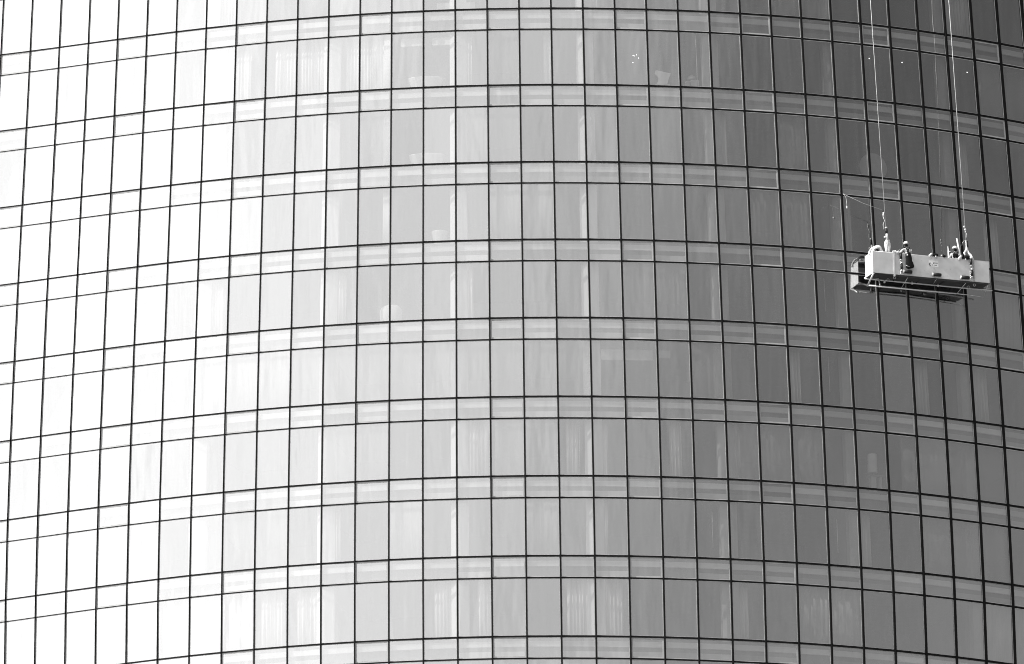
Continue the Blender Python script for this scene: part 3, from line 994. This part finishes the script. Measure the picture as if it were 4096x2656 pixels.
def pouch(a, c, w, h, label, spot=None):
    o = empty('tool_pouch', label, 'pouch', cm(a, 0.0, c), 'black pouches on the cradle rim')
    bm = bmesh.new(); ball(bm, (0, -.03, 0), .1, s=(w / .1, .8, h / .1), n=14); box(bm, -w * .5, w * .5, -.05, .06, -h * .9, -h * .3); link_mesh('sack', bm, 'black_cloth', o)
    if spot:
        bm = bmesh.new(); ball(bm, spot, .035); link_mesh('buckle', bm, 'webbing', o)


pouch(3.27, 1.15, .16, .075, 'black pouch beside the middle roller, leftmost of the rim pouches', (-.02, -.12, -.10))
pouch(3.72, 1.13, .10, .055, 'small black pouch on the rim between the middle roller and the second worker', (-.12, -.04, .02))
pouch(4.92, 1.17, .16, .10, 'black pouch on the rim under the right hook, rightmost pouch', (-.10, -.10, -.12))
bk = empty('bucket', 'small white bucket on the rim beside the right post', 'bucket', cm(5.20, .06, 1.09))
bm = bmesh.new(); lathe(bm, [(.055, 0), (.075, .16), (.08, .16), (.062, .02), (.01, .02)], n=16); link_mesh('pail', bm, 'webbing', bk)
bm = bmesh.new(); tube(bm, [(-.075, 0, .16), (-.04, 0, .23), (.04, 0, .23), (.075, 0, .16)], .007, 6); link_mesh('handle', bm, 'steel', bk)

po = empty('cleaning_pole', 'white pole leaning out of the cradle beside the second worker', 'pole', cm(4.79, .40, .02))
bm = bmesh.new(); tube(bm, [(.09, 0, 0), (0, 0, 1.2), (-.15, .05, 2.22)], .036, 10); link_mesh('shaft', bm, 'webbing', po)
for k, (a, h, m, lab) in enumerate(((4.18, 1.78, 'webbing', 'short white stick standing in the cradle left of the second worker'), (4.25, 1.86, 'rubber', 'thin dark antenna stick standing in the cradle left of the second worker'))):
    po = empty('tool_stick', lab, 'stick', cm(a, .45, .02))
    bm = bmesh.new(); tube(bm, [(0, 0, 0), (0, 0, 1.45), (-.02, 0, h)], .02, 8, radii=[.045, .045, .012]); link_mesh('shaft', bm, m, po)
    bm = bmesh.new(); ball(bm, (0, 0, 1.52), .045); link_mesh('collar', bm, 'webbing', po)
# folded cloths beside the left post
cl = empty('cleaning_cloths', 'crumpled white cloths draped over the rim right of the left post', 'cloth', cm(1.28, .0, 1.08))
bm = bmesh.new()
for (x, z, r, s) in ((-.10, .06, .06, (1, .8, 1)), (0, .03, .07, (1.2, .8, 1)), (.09, .02, .05, (1, .8, 1.4)), (-.2, .05, .05, (1.3, .8, .8)), (.15, -.03, .04, (1, .8, 1.2))):
    ball(bm, (x, -.02, z), r, s=s, n=10)
link_mesh('fabric', bm, 'webbing', cl)
bm = bmesh.new(); tube(bm, [(.0, 0, .06), (.10, 0, .14), (.16, 0, .20)], .018, 6); link_mesh('handle', bm, 'steel', cl)


# ------------------------------------------------------------------ people (skin-modifier bodies)
def skin(name, nodes, edges, m, parent, root, sub=2):
    bm = bmesh.new()
    lay = bm.verts.layers.skin.verify()
    vs = {}
    for k, (p, r) in nodes.items():
        v = bm.verts.new(p)
        rr = r if isinstance(r, tuple) else (r, r)
        v[lay].radius = rr
        v[lay].use_root = (k == root)
        vs[k] = v
    for a, b in edges:
        bm.edges.new((vs[a], vs[b]))
    me = bpy.data.meshes.new(name); bm.to_mesh(me); bm.free()
    me.materials.append(M[m])
    o = bpy.data.objects.new(name, me); COL.objects.link(o); o.parent = parent
    s = o.modifiers.new('skin', 'SKIN'); s.use_smooth_shade = True
    s2 = o.modifiers.new('sub', 'SUBSURF'); s2.levels = sub; s2.render_levels = sub
    return o


def hand(nodes, edges, wrist, W, D, side, tag_):
    """palm, four curled fingers and a thumb; W wrist position, D unit direction of the hand"""
    W = Vector(W); D = Vector(D).normalized()
    lat = Vector((0, 0, 1)).cross(D)
    lat = (lat if lat.length > .2 else Vector((1, 0, 0))).normalized()
    pn = lat.cross(D).normalized()
    k = tag_ + 'palm'
    nodes[k] = (W + D * .055, (.034, .020)); edges.append((wrist, k))
    for f, (off, ln) in enumerate(((-.028, .065), (-.009, .075), (.010, .07), (.028, .055))):
        b0, b1, b2 = f'{tag_}f{f}a', f'{tag_}f{f}b', f'{tag_}f{f}c'
        nodes[b0] = (W + D * .09 + lat * off, .0095)
        nodes[b1] = (W + D * (.09 + ln * .5) + lat * off * 1.1 - pn * .008, .0088)
        nodes[b2] = (W + D * (.09 + ln * .8) + lat * off * 1.1 - pn * .030, .008)
        edges.extend([(k, b0), (b0, b1), (b1, b2)])
    nodes[tag_ + 't1'] = (W + D * .05 + lat * side * .042 - pn * .008, .011)
    nodes[tag_ + 't2'] = (W + D * .085 + lat * side * .055 - pn * .02, .009)
    edges.extend([(k, tag_ + 't1'), (tag_ + 't1', tag_ + 't2')])


def worker(label, base, lean, turn, arm_l, arm_r, vest):
    """local x along the cradle, y towards the glass (the way he faces), z up; feet on the deck at z=0"""
    t = empty('person', label, 'person', cm(*base))
    lx, ly = lean
    neck = Vector((lx, ly, 1.48)); head = neck + Vector((.01 * turn, .02, .17))
    N_ = {'pel': (Vector((0, 0, .94)), (.135, .10)), 'wst': (Vector((lx * .35, ly * .35, 1.10)), (.125, .095)), 'chs': (Vector((lx * .75, ly * .75, 1.32)), (.155, .105)),
          'nkb': (neck, (.062, .062)), 'nkt': (neck + Vector((0, .01, .07)), (.055, .055)), 'jaw': (head + Vector((0, .012, -.05)), (.072, .078)), 'skl': (head + Vector((0, -.005, .045)), (.08, .092)),
          'crn': (head + Vector((0, -.01, .09)), (.055, .065)), 'nose': (head + Vector((0.01 * turn, .105, -.005)), .014), 'ear_l': (head + Vector((-.085, 0, 0)), (.02, .012)), 'ear_r': (head + Vector((.085, 0, 0)), (.02, .012))}
    E_ = [('pel', 'wst'), ('wst', 'chs'), ('chs', 'nkb'), ('nkb', 'nkt'), ('nkt', 'jaw'), ('jaw', 'skl'), ('skl', 'crn'), ('jaw', 'nose'), ('skl', 'ear_l'), ('skl', 'ear_r')]
    legs = []
    for s, nm in ((-1, 'l'), (1, 'r')):
        N_['hip' + nm] = (Vector((s * .09, 0, .86)), .088); N_['kne' + nm] = (Vector((s * .11, .03, .48)), .058)
        N_['ank' + nm] = (Vector((s * .12, -.02, .09)), .042); N_['toe' + nm] = (Vector((s * .14, .15, .045)), (.045, .032))
        E_ += [('pel', 'hip' + nm), ('hip' + nm, 'kne' + nm), ('kne' + nm, 'ank' + nm), ('ank' + nm, 'toe' + nm)]
    for nm, arm in (('l', arm_l), ('r', arm_r)):
        sh, el, wr, dr = arm
        s = -1 if nm == 'l' else 1
        N_['sho' + nm] = (Vector(sh), .056); N_['elb' + nm] = (Vector(el), .043); N_['wri' + nm] = (Vector(wr), .029)
        E_ += [('chs', 'sho' + nm), ('sho' + nm, 'elb' + nm), ('elb' + nm, 'wri' + nm)]
        hand(N_, E_, 'wri' + nm, wr, dr, -s, nm)
    skin('body', N_, E_, 'skin', t, 'pel')
    # shirt over torso and arms
    k_t = ('pel', 'wst', 'chs', 'nkb', 'shol', 'elbl', 'shor', 'elbr')
    NS = {k: (N_[k][0], tuple(r + .018 for r in (N_[k][1] if isinstance(N_[k][1], tuple) else (N_[k][1],) * 2))) for k in k_t}
    for nm in 'lr':
        NS['cuf' + nm] = (N_['elb' + nm][0].lerp(N_['wri' + nm][0], .8), .042)
    skin('shirt', NS, [('pel', 'wst'), ('wst', 'chs'), ('chs', 'nkb'), ('chs', 'shol'), ('shol', 'elbl'), ('elbl', 'cufl'), ('chs', 'shor'), ('shor', 'elbr'), ('elbr', 'cufr')], 'shirt', t, 'pel')
    NT = {'pel': (Vector((0, 0, .93)), (.165, .13))}
    ET = []
    for nm in 'lr':
        for k in ('hip', 'kne', 'ank'):
            NT[k + nm] = (N_[k + nm][0], N_[k + nm][1] + .022)
        ET += [('pel', 'hip' + nm), ('hip' + nm, 'kne' + nm), ('kne' + nm, 'ank' + nm)]
    skin('trousers', NT, ET, 'dark_cloth', t, 'pel')
    # harness: crossed straps on the back, belt
    bm = bmesh.new()
    c = N_['chs'][0]
    for s in (-1, 1):
        tube(bm, [c + Vector((s * .10, -.09, .20)), c + Vector((s * .06, -.135, .10)), c + Vector((-s * .02, -.145, -.02)), c + Vector((-s * .11, -.115, -.18))], .02 if vest else .022, 6)
    w = N_['wst'][0]
    tube(bm, [w + Vector((.16 * math.cos(q * PI / 8), .135 * math.sin(q * PI / 8), -.06)) for q in range(17)], .03, 6)
    if vest:
        for s in (-1, 1):
            ball(bm, tuple(c + Vector((s * .075, -.06, -.01))), .09, s=(1, .9, 1.5))
    link_mesh('harness', bm, 'black_cloth', t)
    # helmet with a brim, dark chin strap and nape
    bm = bmesh.new()
    hc = head + Vector((0, -.005, .055))
    lathe(bm, [(.128, -.01), (.130, 0), (.126, .04), (.112, .08), (.085, .112), (.045, .13), (.006, .135)], hc, 22, sx=.95, sy=1.12)
    lathe(bm, [(.10, -.012), (.155, -.012), (.150, .002), (.10, .004)], hc + Vector((0, .02, 0)), 22, sx=.92, sy=1.08)
    tube(bm, [hc + Vector((0, -.12, .05)), hc + Vector((0, -.06, .115)), hc + Vector((0, .03, .137)), hc + Vector((0, .11, .08))], .012, 6)
    link_mesh('helmet', bm, 'helmet', t)
    bm = bmesh.new()
    ball(bm, tuple(head + Vector((0, -.045, -.03))), .088, s=(1, .75, .8)); link_mesh('hair', bm, 'black_cloth', t)
    for s in (-1, 1):
        bm = bmesh.new(); ball(bm, tuple(head + Vector((s * .03, .088, .015))), .011); link_mesh('eye', bm, 'porcelain', t)
        bm = bmesh.new(); b0 = N_['toe' + ('l' if s < 0 else 'r')][0]
        ball(bm, (b0.x, b0.y - .06, .055), .06, s=(.95, 2.3, .9)); link_mesh('boot', bm, 'rubber', t)
    return t


worker('worker in white helmet and crossed harness, one hand on the rim above the black bag', (1.99, .40, .005), (-.04, .0), -1,
       ((-.20, -.02, 1.40), (-.38, -.16, 1.26), (-.48, -.30, 1.12), (-.45, -.85, -.2)),
       ((.17, 0, 1.38), (.24, .12, 1.16), (.16, .26, 1.20), (-.2, .8, .3)), False)
worker('worker in white helmet and black vest, low in the cradle beside the white pole', (4.50, .42, .005), (.0, .0), 1,
       ((-.19, 0, 1.40), (-.30, .04, 1.18), (-.30, .22, 1.08), (0, 1, .1)),
       ((.19, 0, 1.40), (.30, .0, 1.22), (.33, -.03, 1.30), (.2, .1, 1)), True)
